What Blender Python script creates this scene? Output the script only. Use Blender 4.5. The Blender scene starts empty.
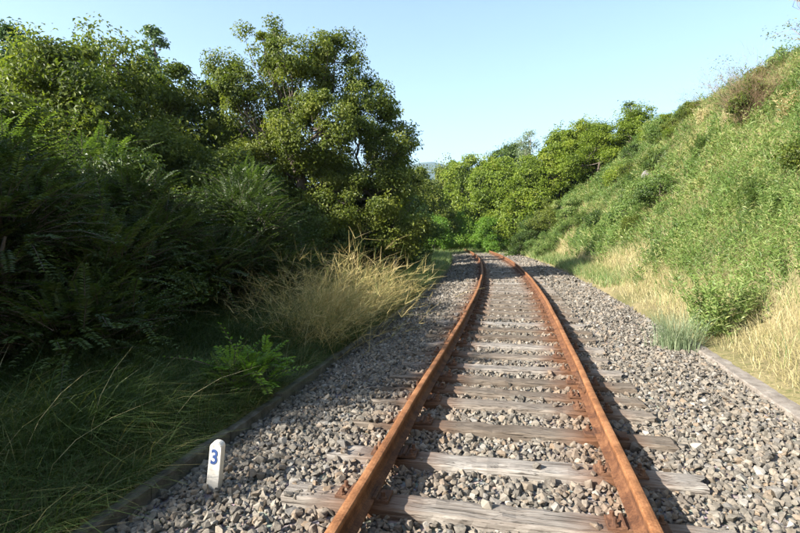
import bpy, math
import numpy as np
from mathutils import Vector, Matrix, Euler

scene = bpy.context.scene
col = scene.collection
R = math.radians
PI = math.pi

# ------------------------------------------------------------------ camera, sky, sun, exposure
CAM = np.array([0.08, 0.0, 1.615])
YAW, PITCH = R(12.2), math.atan(34.5 / 533.0)
cd = bpy.data.cameras.new('camera')
cam = bpy.data.objects.new('camera', cd)
col.objects.link(cam)
cam.location = CAM
cam.rotation_euler = (PI / 2 - PITCH, 0, YAW)
cd.sensor_width = 36.0
cd.lens = 23.98
cd.clip_start = 0.05
cd.clip_end = 12000
scene.camera = cam

SUN_EL, SUN_AZ = R(30), R(40)          # light travels towards +X and a little +Y
world = bpy.data.worlds.new('World')
scene.world = world
world.use_nodes = True
wn = world.node_tree
bg = wn.nodes['Background']
sky = wn.nodes.new('ShaderNodeTexSky')
sky.sky_type = 'NISHITA'
sky.sun_disc = False
sky.sun_elevation = SUN_EL
sky.sun_rotation = math.atan2(-math.cos(SUN_AZ), -math.sin(SUN_AZ))
sky.air_density = 1.0
sky.dust_density = 1.2
sky.ozone_density = 1.0
wn.links.new(sky.outputs['Color'], bg.inputs['Color'])
bg.inputs['Strength'].default_value = 0.082

sd = bpy.data.lights.new('sun', 'SUN')
sd.energy = 5.0
sd.angle = R(0.53)
sd.color = (1.0, 0.945, 0.86)
sun = bpy.data.objects.new('sun', sd)
col.objects.link(sun)
sun.location = (-20, -8, 20)
sun.rotation_euler = Vector((math.cos(SUN_EL) * math.cos(SUN_AZ), math.cos(SUN_EL) * math.sin(SUN_AZ), -math.sin(SUN_EL))).to_track_quat('-Z', 'Y').to_euler()

vs = scene.view_settings
vs.view_transform = 'Standard'
vs.look = 'None'
vs.exposure = 1.92
vs.gamma = 1.0
scene.cycles.max_bounces = 6
scene.cycles.diffuse_bounces = 2
scene.cycles.transmission_bounces = 3
scene.cycles.volume_bounces = 0
scene.cycles.caustics_reflective = False
scene.cycles.caustics_refractive = False

# ------------------------------------------------------------------ place: track centre line and ground height
def xc(y):
    y = np.asarray(y, float)
    a = np.clip(y - 8, 0, 92)
    b = np.clip(y - 40, 0, 60)
    slope = 2 * 0.0023 * 92 + 2 * 0.003 * 60
    return -0.0023 * a * a - 0.003 * b * b - slope * np.clip(y - 100, 0, None)

def wob(x, y, s=1.0):
    return (np.sin(x * 1.3 * s + 1.7) * np.cos(y * 1.1 * s + .6) + .6 * np.sin(x * 2.7 * s - y * 2.1 * s + .4) + .4 * np.sin(x * 5.1 * s + y * 4.3 * s)) / 2.0

def sstep(a, b, t):
    t = np.clip((t - a) / (b - a), 0, 1)
    return t * t * (3 - 2 * t)

def ground_u(u, y):
    """height of the terrain at lateral distance u from the track centre"""
    u = np.asarray(u, float); y = np.asarray(y, float)
    z = np.full(np.broadcast(u, y).shape, -0.32)
    u, y = np.broadcast_arrays(u, y)
    left = u < -2.34
    zl = -0.06 + 0.05 * np.clip(-u - 2.34, 0, 12) + 0.07 * wob(u, y) * sstep(2.34, 4.0, -u)
    z = np.where(left, zl, z)
    right = u > 2.70
    d = u - 2.70
    foot = 0.9
    zr = 0.18 * np.clip(d, 0, foot) + 1.24 * np.clip(d - foot, 0, 5.6)
    zr = zr + 0.55 * 1.24 * np.clip(d - foot - 5.6, 0, 1.2) + 0.12 * np.clip(d - foot - 6.8, 0, 30)
    zr = zr + (0.16 * wob(u, y) + 0.22 * wob(u + 3, y, .35)) * sstep(0.6, 2.4, d)
    z = np.where(right, zr, z)
    return z

def ground(x, y):
    return float(ground_u(np.array(x - float(xc(y))), np.array(y)))

def ballast_u(u, y):
    u = np.asarray(u, float); y = np.asarray(y, float)
    z = np.where(u < 0, -0.062 - 0.02 * sstep(1.30, 1.8, -u) - 0.075 * sstep(1.88, 2.15, -u), -0.062 + 0.035 * sstep(1.3, 1.7, u) - 0.02 * sstep(1.8, 2.45, u))
    return z + 0.012 * wob(u, y, 2.2) + 0.007 * wob(u, y, 6.0)

# ------------------------------------------------------------------ mesh helpers
def new_mesh(name, verts, faces, mat=None, attrs=None, smooth=False):
    """verts (N,3); faces: array (M,k) or list of such arrays"""
    if isinstance(faces, np.ndarray):
        faces = [faces]
    faces = [f for f in faces if len(f)]
    me = bpy.data.meshes.new(name)
    verts = np.ascontiguousarray(verts, dtype=np.float32)
    me.vertices.add(len(verts))
    me.vertices.foreach_set('co', verts.ravel())
    idx = np.concatenate([f.ravel() for f in faces]).astype(np.int32)
    tot = np.concatenate([np.full(len(f), f.shape[1]) for f in faces]).astype(np.int32)
    start = np.concatenate([[0], np.cumsum(tot)[:-1]]).astype(np.int32)
    me.loops.add(len(idx))
    me.loops.foreach_set('vertex_index', idx)
    me.polygons.add(len(tot))
    me.polygons.foreach_set('loop_start', start)
    me.polygons.foreach_set('loop_total', tot)
    me.polygons.foreach_set('use_smooth', np.full(len(tot), bool(smooth)))
    me.update(calc_edges=True)
    if attrs:
        for k, v in attrs.items():
            at = me.attributes.new(k, 'FLOAT', 'FACE')
            at.data.foreach_set('value', np.ascontiguousarray(v, dtype=np.float32))
    if mat is not None:
        me.materials.append(mat)
    return me

def link(name, me, parent=None, loc=None, rot=None, scale=None, mat=None):
    o = bpy.data.objects.new(name, me)
    col.objects.link(o)
    if parent is not None:
        o.parent = parent
    if loc is not None:
        o.location = loc
    if rot is not None:
        o.rotation_euler = rot
    if scale is not None:
        o.scale = scale if hasattr(scale, '__len__') else (scale,) * 3
    if mat is not None:
        o.material_slots[0].link = 'OBJECT'
        o.material_slots[0].material = mat
    return o

def tag(o, label=None, cat=None, group=None, kind=None):
    if label: o['label'] = label
    if cat: o['category'] = cat
    if group: o['group'] = group
    if kind: o['kind'] = kind
    return o

def empty(name, loc=(0, 0, 0), rotz=0.0, scale=1.0):
    o = bpy.data.objects.new(name, None)
    col.objects.link(o)
    o.empty_display_size = 0.2
    o.location = loc
    o.rotation_euler = (0, 0, rotz)
    o.scale = scale if hasattr(scale, '__len__') else (scale,) * 3
    return o

def unit(v):
    return v / np.maximum(np.linalg.norm(v, axis=-1, keepdims=True), 1e-9)

def box_np(x0, x1, y0, y1, z0, z1):
    v = np.array([(x, y, z) for z in (z0, z1) for y in (y0, y1) for x in (x0, x1)], float)
    f = np.array([(0, 2, 3, 1), (4, 5, 7, 6), (0, 1, 5, 4), (2, 6, 7, 3), (0, 4, 6, 2), (1, 3, 7, 5)])
    return v, f

class Acc:
    """collects verts and faces of several pieces of ONE part"""
    def __init__(self):
        self.v, self.f, self.n, self.t = [], {}, 0, {}
    def add(self, v, f, tint=None):
        k = f.shape[1]
        self.v.append(v)
        self.f.setdefault(k, []).append(f + self.n)
        self.t.setdefault(k, []).append(np.zeros(len(f)) if tint is None else tint)
        self.n += len(v)
    def mesh(self, name, mat, smooth=False):
        ks = list(self.f)
        return new_mesh(name, np.concatenate(self.v), [np.concatenate(self.f[k]) for k in ks], mat,
                        {'tint': np.concatenate([np.concatenate(self.t[k]) for k in ks])}, smooth)

def tube(acc, pts, radii, sides=5):
    pts = np.asarray(pts, float)
    n = len(pts)
    tan = unit(np.gradient(pts, axis=0))
    ref = np.where(np.abs(tan[:, 2:3]) > .9, np.array([[1., 0, 0]]), np.array([[0., 0, 1]]))
    a = unit(np.cross(tan, ref)); b = np.cross(tan, a)
    ang = np.arange(sides) * 2 * PI / sides
    v = pts[:, None, :] + np.asarray(radii)[:, None, None] * (np.cos(ang)[None, :, None] * a[:, None, :] + np.sin(ang)[None, :, None] * b[:, None, :])
    i = np.arange(n - 1)[:, None] * sides; j = np.arange(sides)[None, :]; j2 = (j + 1) % sides
    f = np.stack([i + j, i + j2, i + sides + j2, i + sides + j], -1).reshape(-1, 4)
    acc.add(v.reshape(-1, 3), f)

def leaf_quads(c, axis, nrm, L, W, fold=0.25):
    """diamond leaves folded on the midrib: base, side, tip, side"""
    axis = unit(axis)
    side = unit(np.cross(axis, nrm)); up = np.cross(side, axis)
    L = np.asarray(L)[:, None]; W = np.asarray(W)[:, None]
    b = c; t = c + axis * L - up * L * .12
    m = c + axis * L * .45
    l = m + side * W * .5 + up * W * fold; r = m - side * W * .5 + up * W * fold
    v = np.stack([b, l, t, r], 1).reshape(-1, 3)
    f = np.arange(len(c) * 4).reshape(-1, 4)
    return v, f

def blades(base, lean, h, w, rng, segs=2, droop=0.5):
    """grass blades: lean (N,2) horizontal unit direction"""
    n = len(base)
    bend = droop * (0.4 + 1.0 * rng.random(n))
    side = np.stack([-lean[:, 1], lean[:, 0], np.zeros(n)], 1)
    tw = rng.normal(0, .6, n)
    side = unit(side * np.cos(tw)[:, None] + np.concatenate([lean, np.zeros((n, 1))], 1) * np.sin(tw)[:, None])
    rows = []
    for k in range(segs + 1):
        t = k / segs
        off = bend * t * t * h
        zz = h * (t - 0.38 * np.clip(bend, 0, 1.3) * t * t)
        p = base + np.concatenate([lean * off[:, None], zz[:, None]], 1)
        ww = w * (1 - t) ** .7 * .5 + .0004
        rows.append(np.stack([p - side * ww[:, None], p + side * ww[:, None]], 1))
    v = np.stack(rows, 1)                       # n, segs+1, 2, 3
    m = (segs + 1) * 2
    q = np.array([(2 * k, 2 * k + 1, 2 * k + 3, 2 * k + 2) for k in range(segs)])
    f = (np.arange(n)[:, None, None] * m + q[None]).reshape(-1, 4)
    return v.reshape(-1, 3), f, segs

# ------------------------------------------------------------------ materials
def mat_new(name):
    m = bpy.data.materials.new(name)
    m.use_nodes = True
    nt = m.node_tree
    return m, nt, nt.nodes['Principled BSDF'], nt.nodes['Material Output']

def ramp(nt, fac, stops):
    r = nt.nodes.new('ShaderNodeValToRGB')
    el = r.color_ramp.elements
    while len(el) < len(stops):
        el.new(0.5)
    for e, (p, c) in zip(el, stops):
        e.position = p
        e.color = (*c, 1)
    nt.links.new(fac, r.inputs['Fac'])
    return r.outputs['Color']

def noise(nt, scale, detail=4, rough=.6, vec=None, stretch=None):
    n = nt.nodes.new('ShaderNodeTexNoise')
    n.inputs['Scale'].default_value = scale
    n.inputs['Detail'].default_value = detail
    n.inputs['Roughness'].default_value = rough
    if vec is None:
        tc = nt.nodes.new('ShaderNodeTexCoord'); vec = tc.outputs['Object']
    if stretch is not None:
        mp = nt.nodes.new('ShaderNodeMapping')
        mp.inputs['Scale'].default_value = stretch
        nt.links.new(vec, mp.inputs['Vector']); vec = mp.outputs['Vector']
    nt.links.new(vec, n.inputs['Vector'])
    return n.outputs['Fac']

def math_(nt, op, a, b=None, c=None):
    n = nt.nodes.new('ShaderNodeMath'); n.operation = op
    for i, v in enumerate((a, b, c)):
        if v is None: continue
        if isinstance(v, (int, float)): n.inputs[i].default_value = v
        else: nt.links.new(v, n.inputs[i])
    return n.outputs[0]

def mixc(nt, fac, a, b, mode='MIX'):
    n = nt.nodes.new('ShaderNodeMix'); n.data_type = 'RGBA'; n.blend_type = mode
    for sock, v in ((n.inputs[0], fac), (n.inputs[6], a), (n.inputs[7], b)):
        if isinstance(v, (int, float)): sock.default_value = v
        elif isinstance(v, tuple): sock.default_value = (*v, 1)
        else: nt.links.new(v, sock)
    return n.outputs[2]

def bump(nt, height, strength, dist=0.01):
    b = nt.nodes.new('ShaderNodeBump')
    b.inputs['Strength'].default_value = strength
    b.inputs['Distance'].default_value = dist
    nt.links.new(height, b.inputs['Height'])
    return b.outputs['Normal']

def world_pos(nt):
    return nt.nodes.new('ShaderNodeNewGeometry').outputs['Position']

def leaf_mat(name, stops, transl=0.35, rough=0.5, patch=0.5, tcol=(1.15, 1.25, .6), spec=.35):
    m, nt, bs, out = mat_new(name)
    at = nt.nodes.new('ShaderNodeAttribute'); at.attribute_name = 'tint'
    oi = nt.nodes.new('ShaderNodeObjectInfo')
    nz = noise(nt, patch, 3, .6, world_pos(nt))
    f = math_(nt, 'MULTIPLY_ADD', math_(nt, 'SUBTRACT', nz, .5), 1.0, at.outputs['Fac'])
    f = math_(nt, 'ADD', f, math_(nt, 'MULTIPLY', math_(nt, 'SUBTRACT', oi.outputs['Random'], .5), .25))
    c = ramp(nt, f, stops)
    nt.links.new(c, bs.inputs['Base Color'])
    bs.inputs['Roughness'].default_value = rough
    bs.inputs['Specular IOR Level'].default_value = spec
    tr = nt.nodes.new('ShaderNodeBsdfTranslucent')
    nt.links.new(mixc(nt, 1.0, c, tcol, 'MULTIPLY'), tr.inputs['Color'])
    mx = nt.nodes.new('ShaderNodeMixShader'); mx.inputs[0].default_value = transl
    nt.links.new(bs.outputs[0], mx.inputs[1]); nt.links.new(tr.outputs[0], mx.inputs[2])
    nt.links.new(mx.outputs[0], out.inputs['Surface'])
    return m

def rust_mat(name, dark, mid, light):
    m, nt, bs, out = mat_new(name)
    p = world_pos(nt)
    n1 = noise(nt, 7, 8, .72, p); n2 = noise(nt, 90, 4, .65, p)
    f = math_(nt, 'ADD', math_(nt, 'MULTIPLY', n1, .75), math_(nt, 'MULTIPLY', n2, .3))
    nt.links.new(ramp(nt, f, [(.36, dark), (.5, mid), (.64, light)]), bs.inputs['Base Color'])
    bs.inputs['Roughness'].default_value = .82
    bs.inputs['Specular IOR Level'].default_value = .2
    nt.links.new(bump(nt, n2, .35, .004), bs.inputs['Normal'])
    return m

M = {}
M['rail'] = rust_mat('rusty_rail_steel', (.08, .034, .016), (.20, .085, .034), (.32, .15, .066))
M['railweb_shade'] = rust_mat('rusty_rail_web_shaded', (.035, .018, .012), (.11, .048, .024), (.20, .095, .045))  # brown web rust, darkened further to paint in the shade on the rail sides
M['plate'] = rust_mat('rusty_plate_steel', (.04, .021, .014), (.095, .046, .026), (.155, .082, .046))

def stone_mat(name):
    m, nt, bs, out = mat_new(name)
    g = nt.nodes.new('ShaderNodeNewGeometry')
    oi = nt.nodes.new('ShaderNodeObjectInfo')
    f0 = math_(nt, 'FRACT', math_(nt, 'ADD', g.outputs['Random Per Island'], oi.outputs['Random']))
    c = ramp(nt, f0, [(0, (.033, .030, .027)), (.16, (.075, .070, .062)), (.34, (.135, .12, .098)), (.52, (.195, .170, .135)), (.62, (.135, .10, .068)),
                      (.74, (.25, .225, .185)), (.84, (.20, .135, .08)), (.90, (.11, .108, .105)), (1, (.40, .37, .32))])
    n1 = noise(nt, 34, 5, .65, g.outputs['Position'])
    c = mixc(nt, .42, c, ramp(nt, n1, [(.3, (.045, .038, .03)), (.55, (.20, .175, .14)), (.75, (.34, .305, .25))]), 'MIX')
    # iron staining of the stones lying close to the rails
    sx = nt.nodes.new('ShaderNodeSeparateXYZ'); nt.links.new(g.outputs['Position'], sx.inputs[0])
    yy = math_(nt, 'MAXIMUM', math_(nt, 'SUBTRACT', sx.outputs['Y'], 8.0), 0.0)
    u = math_(nt, 'ADD', sx.outputs['X'], math_(nt, 'MULTIPLY', math_(nt, 'MULTIPLY', yy, yy), 0.0023))
    d = math_(nt, 'ABSOLUTE', math_(nt, 'SUBTRACT', math_(nt, 'ABSOLUTE', u), .75))
    n2 = noise(nt, 5, 3, .6, g.outputs['Position'])
    k = math_(nt, 'SUBTRACT', 1.15, math_(nt, 'MULTIPLY', d, 2.4))
    k = math_(nt, 'MULTIPLY', math_(nt, 'MAXIMUM', k, 0.0), math_(nt, 'MULTIPLY', n2, .7))
    k.node.use_clamp = True
    c = mixc(nt, k, c, (.19, .105, .058), 'MIX')
    nt.links.new(c, bs.inputs['Base Color'])
    bs.inputs['Roughness'].default_value = .9
    bs.inputs['Specular IOR Level'].default_value = .2
    nt.links.new(bump(nt, noise(nt, 120, 4, .7, g.outputs['Position']), .4, .006), bs.inputs['Normal'])
    return m
M['stone'] = stone_mat('ballast_stone')

def bed_mat():
    m, nt, bs, out = mat_new('ballast_bed')
    p = world_pos(nt)
    vo = nt.nodes.new('ShaderNodeTexVoronoi'); vo.inputs['Scale'].default_value = 24
    nt.links.new(p, vo.inputs['Vector'])
    n = noise(nt, 40, 4, .6, p)
    c = mixc(nt, .6, ramp(nt, n, [(.3, (.08, .075, .07)), (.7, (.34, .31, .28))]), vo.outputs['Color'], 'MULTIPLY')
    c = mixc(nt, .55, c, (.22, .20, .18))
    nt.links.new(c, bs.inputs['Base Color'])
    bs.inputs['Roughness'].default_value = .95
    nt.links.new(bump(nt, vo.outputs['Distance'], 1.0, .03), bs.inputs['Normal'])
    return m
M['bed'] = bed_mat()

def wood_mat():
    m, nt, bs, out = mat_new('weathered_oak_sleeper')
    tc = nt.nodes.new('ShaderNodeTexCoord'); oi = nt.nodes.new('ShaderNodeObjectInfo')
    ad = nt.nodes.new('ShaderNodeVectorMath'); ad.operation = 'ADD'
    cmb = nt.nodes.new('ShaderNodeCombineXYZ')
    nt.links.new(math_(nt, 'MULTIPLY', oi.outputs['Random'], 40), cmb.inputs[0]); nt.links.new(math_(nt, 'MULTIPLY', oi.outputs['Random'], 17), cmb.inputs[1])
    nt.links.new(tc.outputs['Object'], ad.inputs[0]); nt.links.new(cmb.outputs[0], ad.inputs[1])
    v = ad.outputs[0]
    g1 = noise(nt, 3.0, 6, .7, v, (1.0, 22, 22)); g2 = noise(nt, 2.2, 3, .6, v); g3 = noise(nt, 6, 3, .55, v, (.35, 16, 16))
    f = math_(nt, 'ADD', math_(nt, 'MULTIPLY', g1, .75), math_(nt, 'MULTIPLY', g2, .3))
    c = ramp(nt, f, [(.3, (.10, .085, .07)), (.46, (.235, .205, .175)), (.6, (.35, .32, .28)), (.75, (.50, .47, .43))])
    br = ramp(nt, oi.outputs['Random'], [(0, (.42, .37, .32)), (.5, (.64, .60, .56)), (1, (.86, .86, .86))])
    c = mixc(nt, 1.0, c, br, 'MULTIPLY')
    crack = ramp(nt, g3, [(.0, (1, 1, 1)), (.36, (1, 1, 1)), (.40, (0, 0, 0)), (1, (0, 0, 0))])
    c = mixc(nt, math_(nt, 'MULTIPLY', crack, .85), c, (.035, .028, .022))
    # rust bled into the wood under the rails
    sx = nt.nodes.new('ShaderNodeSeparateXYZ'); nt.links.new(tc.outputs['Object'], sx.inputs[0])
    d = math_(nt, 'ABSOLUTE', math_(nt, 'SUBTRACT', math_(nt, 'ABSOLUTE', sx.outputs['X']), .75))
    k = math_(nt, 'MULTIPLY', math_(nt, 'MAXIMUM', math_(nt, 'SUBTRACT', 1.0, math_(nt, 'MULTIPLY', d, 2.6)), 0), math_(nt, 'ADD', g2, .7))
    k.node.use_clamp = True
    c = mixc(nt, k, c, (.125, .060, .032))
    nt.links.new(c, bs.inputs['Base Color'])
    bs.inputs['Roughness'].default_value = .9
    bs.inputs['Specular IOR Level'].default_value = .15
    nt.links.new(bump(nt, math_(nt, 'SUBTRACT', g1, math_(nt, 'MULTIPLY', crack, .6)), .8, .012), bs.inputs['Normal'])
    return m
M['wood'] = wood_mat()

def simple(name, stops, scale=6, rough=.85, bstr=.4, bdist=.01, bscale=40, vecworld=True, spec=.25):
    m, nt, bs, out = mat_new(name)
    p = world_pos(nt) if vecworld else None
    n1 = noise(nt, scale, 6, .65, p); n2 = noise(nt, bscale, 4, .65, p)
    f = math_(nt, 'ADD', math_(nt, 'MULTIPLY', n1, .75), math_(nt, 'MULTIPLY', n2, .25))
    nt.links.new(ramp(nt, f, stops), bs.inputs['Base Color'])
    bs.inputs['Roughness'].default_value = rough
    bs.inputs['Specular IOR Level'].default_value = spec
    nt.links.new(bump(nt, n2, bstr, bdist), bs.inputs['Normal'])
    return m

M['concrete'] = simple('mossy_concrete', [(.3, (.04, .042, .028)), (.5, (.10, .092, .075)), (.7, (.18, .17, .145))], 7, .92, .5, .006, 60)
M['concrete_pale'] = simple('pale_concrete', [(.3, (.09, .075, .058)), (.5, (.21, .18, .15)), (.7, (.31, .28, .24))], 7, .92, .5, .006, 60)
M['white'] = simple('chipped_white_paint', [(.25, (.42, .36, .28)), (.36, (.70, .67, .62)), (.6, (.82, .81, .79))], 14, .7, .35, .003, 90, False)
def post_mat():
    m, nt, bs, out = mat_new('dirty_white_paint')
    tc = nt.nodes.new('ShaderNodeTexCoord'); p = tc.outputs['Object']
    n1 = noise(nt, 22, 6, .7, p); n2 = noise(nt, 9, 5, .7, p, (1, 1, .35)); n3 = noise(nt, 90, 4, .6, p)
    c = ramp(nt, n2, [(.3, (.46, .41, .33)), (.45, (.64, .60, .53)), (.7, (.74, .71, .65))])
    chip = ramp(nt, n1, [(0, (1, 1, 1)), (.34, (1, 1, 1)), (.37, (0, 0, 0)), (1, (0, 0, 0))])
    c = mixc(nt, math_(nt, 'MULTIPLY', chip, .8), c, (.27, .235, .19))
    sx = nt.nodes.new('ShaderNodeSeparateXYZ'); nt.links.new(p, sx.inputs[0])
    k = math_(nt, 'ADD', math_(nt, 'MULTIPLY', math_(nt, 'SUBTRACT', .21, sx.outputs['Z']), 7.0), math_(nt, 'MULTIPLY', math_(nt, 'SUBTRACT', n2, .5), 2.0))
    k.node.use_clamp = True
    c = mixc(nt, math_(nt, 'MULTIPLY', k, .7), c, (.24, .20, .15))
    nt.links.new(c, bs.inputs['Base Color']); bs.inputs['Roughness'].default_value = .8
    nt.links.new(bump(nt, math_(nt, 'SUBTRACT', n3, chip), .5, .003), bs.inputs['Normal'])
    return m
M['white'] = post_mat()
M['blue'] = simple('blue_paint', [(.3, (.05, .09, .20)), (.7, (.03, .07, .25))], 40, .6, .2, .001, 90, False)
M['bark'] = simple('bark', [(.3, (.06, .048, .038)), (.55, (.13, .105, .085)), (.75, (.21, .18, .15))], 8, .95, .8, .02, 30)
M['twig'] = simple('dead_twig', [(.3, (.14, .11, .09)), (.7, (.32, .27, .23))], 8, .95, .3, .005, 30)
M['redtwig'] = simple('brown_twig', [(.3, (.13, .085, .05)), (.7, (.25, .175, .105))], 5, .95, .3, .005, 30)
M['rock'] = simple('slope_rock', [(.3, (.09, .085, .08)), (.55, (.19, .18, .165)), (.75, (.27, .255, .235))], 5, .95, .6, .02, 25)
M['hill'] = simple('wooded_mountain', [(.3, (.03, .045, .02)), (.6, (.06, .075, .035)), (.75, (.10, .10, .055))], .004, 1, 0, .1, .03)

def soil_mat():
    m, nt, bs, out = mat_new('soil_and_thatch')
    g = nt.nodes.new('ShaderNodeNewGeometry')
    n1 = noise(nt, .35, 4, .6, g.outputs['Position']); n2 = noise(nt, 14, 5, .7, g.outputs['Position'])
    f = math_(nt, 'ADD', math_(nt, 'MULTIPLY', n1, .6), math_(nt, 'MULTIPLY', n2, .4))
    c = ramp(nt, f, [(.3, (.05, .055, .022)), (.45, (.10, .10, .04)), (.55, (.20, .165, .085)), (.7, (.30, .25, .14))])
    nt.links.new(c, bs.inputs['Base Color'])
    bs.inputs['Roughness'].default_value = 1
    bs.inputs['Specular IOR Level'].default_value = .1
    nt.links.new(bump(nt, n2, .8, .04), bs.inputs['Normal'])
    return m
M['soil'] = soil_mat()

G = lambda a, b, c, d: [(.05, a), (.35, b), (.65, c), (.95, d)]
M['leaf_shaded'] = leaf_mat('shaded_green_leaf', G((.022, .040, .009), (.044, .072, .014), (.074, .112, .021), (.115, .15, .031)), .3, .45)  # green lowered so the hedge's shade is part of the leaf colour
M['leaf_olive'] = leaf_mat('olive_green_leaf', G((.040, .060, .011), (.088, .118, .018), (.145, .176, .027), (.21, .225, .040)), .45, .5)
M['leaf_mid'] = leaf_mat('mid_green_leaf', G((.030, .058, .012), (.060, .100, .019), (.098, .150, .028), (.155, .20, .042)), .4, .5)
M['leaf_yellow'] = leaf_mat('yellow_green_leaf', G((.075, .110, .012), (.135, .190, .020), (.20, .255, .030), (.28, .31, .045)), .48, .5)
M['leaf_bright'] = leaf_mat('bright_green_leaf', G((.06, .13, .016), (.11, .21, .025), (.165, .28, .036), (.23, .33, .05)), .45, .45)
M['leaf_blue'] = leaf_mat('grey_green_leaf', G((.08, .12, .06), (.14, .19, .10), (.21, .26, .15), (.30, .33, .20)), .3, .55)
M['leaf_far'] = leaf_mat('dark_bluish_leaf', G((.028, .058, .020), (.052, .098, .032), (.085, .14, .045), (.125, .18, .06)), .3, .5)
M['slope'] = leaf_mat('slope_leaf', G((.068, .118, .028), (.122, .192, .046), (.185, .26, .068), (.34, .34, .14)), .42, .5, .45)
M['grass_shade'] = leaf_mat('long_grass', G((.020, .040, .010), (.040, .075, .016), (.085, .125, .03), (.26, .23, .10)), .3, .5, 1.2)  # darker copy of grass green, with shade put into the blade colour
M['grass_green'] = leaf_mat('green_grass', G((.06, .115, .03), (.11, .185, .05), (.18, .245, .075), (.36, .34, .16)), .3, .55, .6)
M['grass_dry'] = leaf_mat('dry_grass', G((.28, .25, .10), (.44, .38, .18), (.56, .49, .26), (.64, .58, .37)), .3, .6, .8, (1.1, 1.0, .7))
M['broom'] = leaf_mat('dry_broom_stem', G((.10, .15, .035), (.30, .255, .085), (.52, .40, .16), (.64, .52, .25)), .15, .7, 1.2, (1, .95, .7))

# ------------------------------------------------------------------ terrain
ug = np.concatenate([-np.geomspace(4000, 14, 26), np.linspace(-13, -2.6, 34), [-2.345, -2.335, -1.5, 0, 1.5, 2.695, 2.705], np.linspace(2.9, 11.5, 44), np.geomspace(12.5, 4000, 26)])
yg = np.concatenate([[-3000, -800, -200, -60], np.linspace(-30, 0, 24), np.linspace(.4, 60, 170), np.geomspace(63, 4500, 32)])
U, Y = np.meshgrid(ug, yg)
X = U + xc(Y)
Z = ground_u(U, Y)
nu, ny = len(ug), len(yg)
ii = (np.arange(ny - 1)[:, None] * nu + np.arange(nu - 1)[None]).ravel()
terr = link('terrain', new_mesh('terrain', np.stack([X, Y, Z], -1).reshape(-1, 3), np.stack([ii, ii + 1, ii + nu + 1, ii + nu], 1), M['soil'], smooth=True))
tag(terr, kind='structure')

# distant wooded mountain
rng = np.random.default_rng(3)
gx = np.linspace(-2600, 2400, 90); gy = np.linspace(0, 1500, 14)
GX, GY = np.meshgrid(gx, gy)
prof = 225 + 215 * np.exp(-((gx + 500) / 420) ** 2) + 60 * np.sin(gx / 310 + 1) + 30 * np.sin(gx / 130) + 12 * np.sin(gx / 47)
HZ = prof[None] * np.sin(np.clip(GY / 1500, 0, 1) * PI) ** .9 + 14 * np.sin(GX / 60 + GY / 90) * np.sin(GY / 1500 * PI) - 30
ii = (np.arange(13)[:, None] * 90 + np.arange(89)[None]).ravel()
hill = link('mountain', new_mesh('mountain', np.stack([GX, GY + 2300, HZ], -1).reshape(-1, 3), np.stack([ii, ii + 1, ii + 91, ii + 90], 1), M['hill'], smooth=True))
tag(hill, kind='structure')

# ------------------------------------------------------------------ ballast bed with its stones
us = np.linspace(-2.27, 2.60, 60); ys = np.linspace(-3, 70, 420)
U, Y = np.meshgrid(us, ys)
ii = (np.arange(419)[:, None] * 60 + np.arange(59)[None]).ravel()
bed = link('ballast_bed', new_mesh('ballast_bed', np.stack([U + xc(Y), Y, ballast_u(U, Y) - .012], -1).reshape(-1, 3), np.stack([ii, ii + 1, ii + 61, ii + 60], 1), M['bed'], smooth=True))
tag(bed, kind='structure')

GAUGE = .777
SL_Y = [1.03, 1.69, 2.36, 3.03, 3.72, 4.40, 5.03, 5.46, 5.88, 6.47, 7.10]   # closer together at the rail joint
rs = np.random.default_rng(12)
while SL_Y[-1] < 62:
    SL_Y.append(SL_Y[-1] + .635 + rs.normal(0, .018))
SL_Y = np.array(SL_Y)
SL_HALF = .102


ico_v = []
ph = (1 + 5 ** .5) / 2
for a, b in ((1, ph), (-1, ph), (1, -ph), (-1, -ph)):
    ico_v += [(0, a, b), (a, b, 0), (b, 0, a)]
ico_v = unit(np.array(ico_v))
def hull_faces(v):
    import bmesh
    bm = bmesh.new()
    for p in v: bm.verts.new(p)
    bmesh.ops.convex_hull(bm, input=bm.verts[:])
    bm.verts.ensure_lookup_table(); bm.verts.index_update()
    vv = np.array([q.co[:] for q in bm.verts])
    f = np.array([[q.index for q in fc.verts] for fc in bm.faces])
    bm.free()
    return vv, f
def stone_variants(n, seed, npts):
    r = np.random.default_rng(seed); out = []
    for k in range(n):
        p = unit(r.normal(size=(npts, 3))) * r.uniform(.78, 1.06, (npts, 1))
        p = p * np.array([1.0, r.uniform(.65, .95), r.uniform(.5, .85)])
        v, f = hull_faces(p)
        used = np.unique(f); mp = -np.ones(len(v), int); mp[used] = np.arange(len(used))
        out.append((v[used], mp[f]))
    return out

def rotmats(n, r, tilt=.6):
    az = r.uniform(0, 2 * PI, n); tx = r.normal(0, tilt, n); ty = r.normal(0, tilt, n)
    ca, sa = np.cos(az), np.sin(az); cx, sx = np.cos(tx), np.sin(tx); cy, sy = np.cos(ty), np.sin(ty)
    Rz = np.zeros((n, 3, 3)); Rz[:, 0, 0] = ca; Rz[:, 0, 1] = -sa; Rz[:, 1, 0] = sa; Rz[:, 1, 1] = ca; Rz[:, 2, 2] = 1
    Rx = np.zeros((n, 3, 3)); Rx[:, 0, 0] = 1; Rx[:, 1, 1] = cx; Rx[:, 1, 2] = -sx; Rx[:, 2, 1] = sx; Rx[:, 2, 2] = cx
    Ry = np.zeros((n, 3, 3)); Ry[:, 1, 1] = 1; Ry[:, 0, 0] = cy; Ry[:, 0, 2] = sy; Ry[:, 2, 0] = -sy; Ry[:, 2, 2] = cy
    return Rx @ Ry @ Rz

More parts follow.
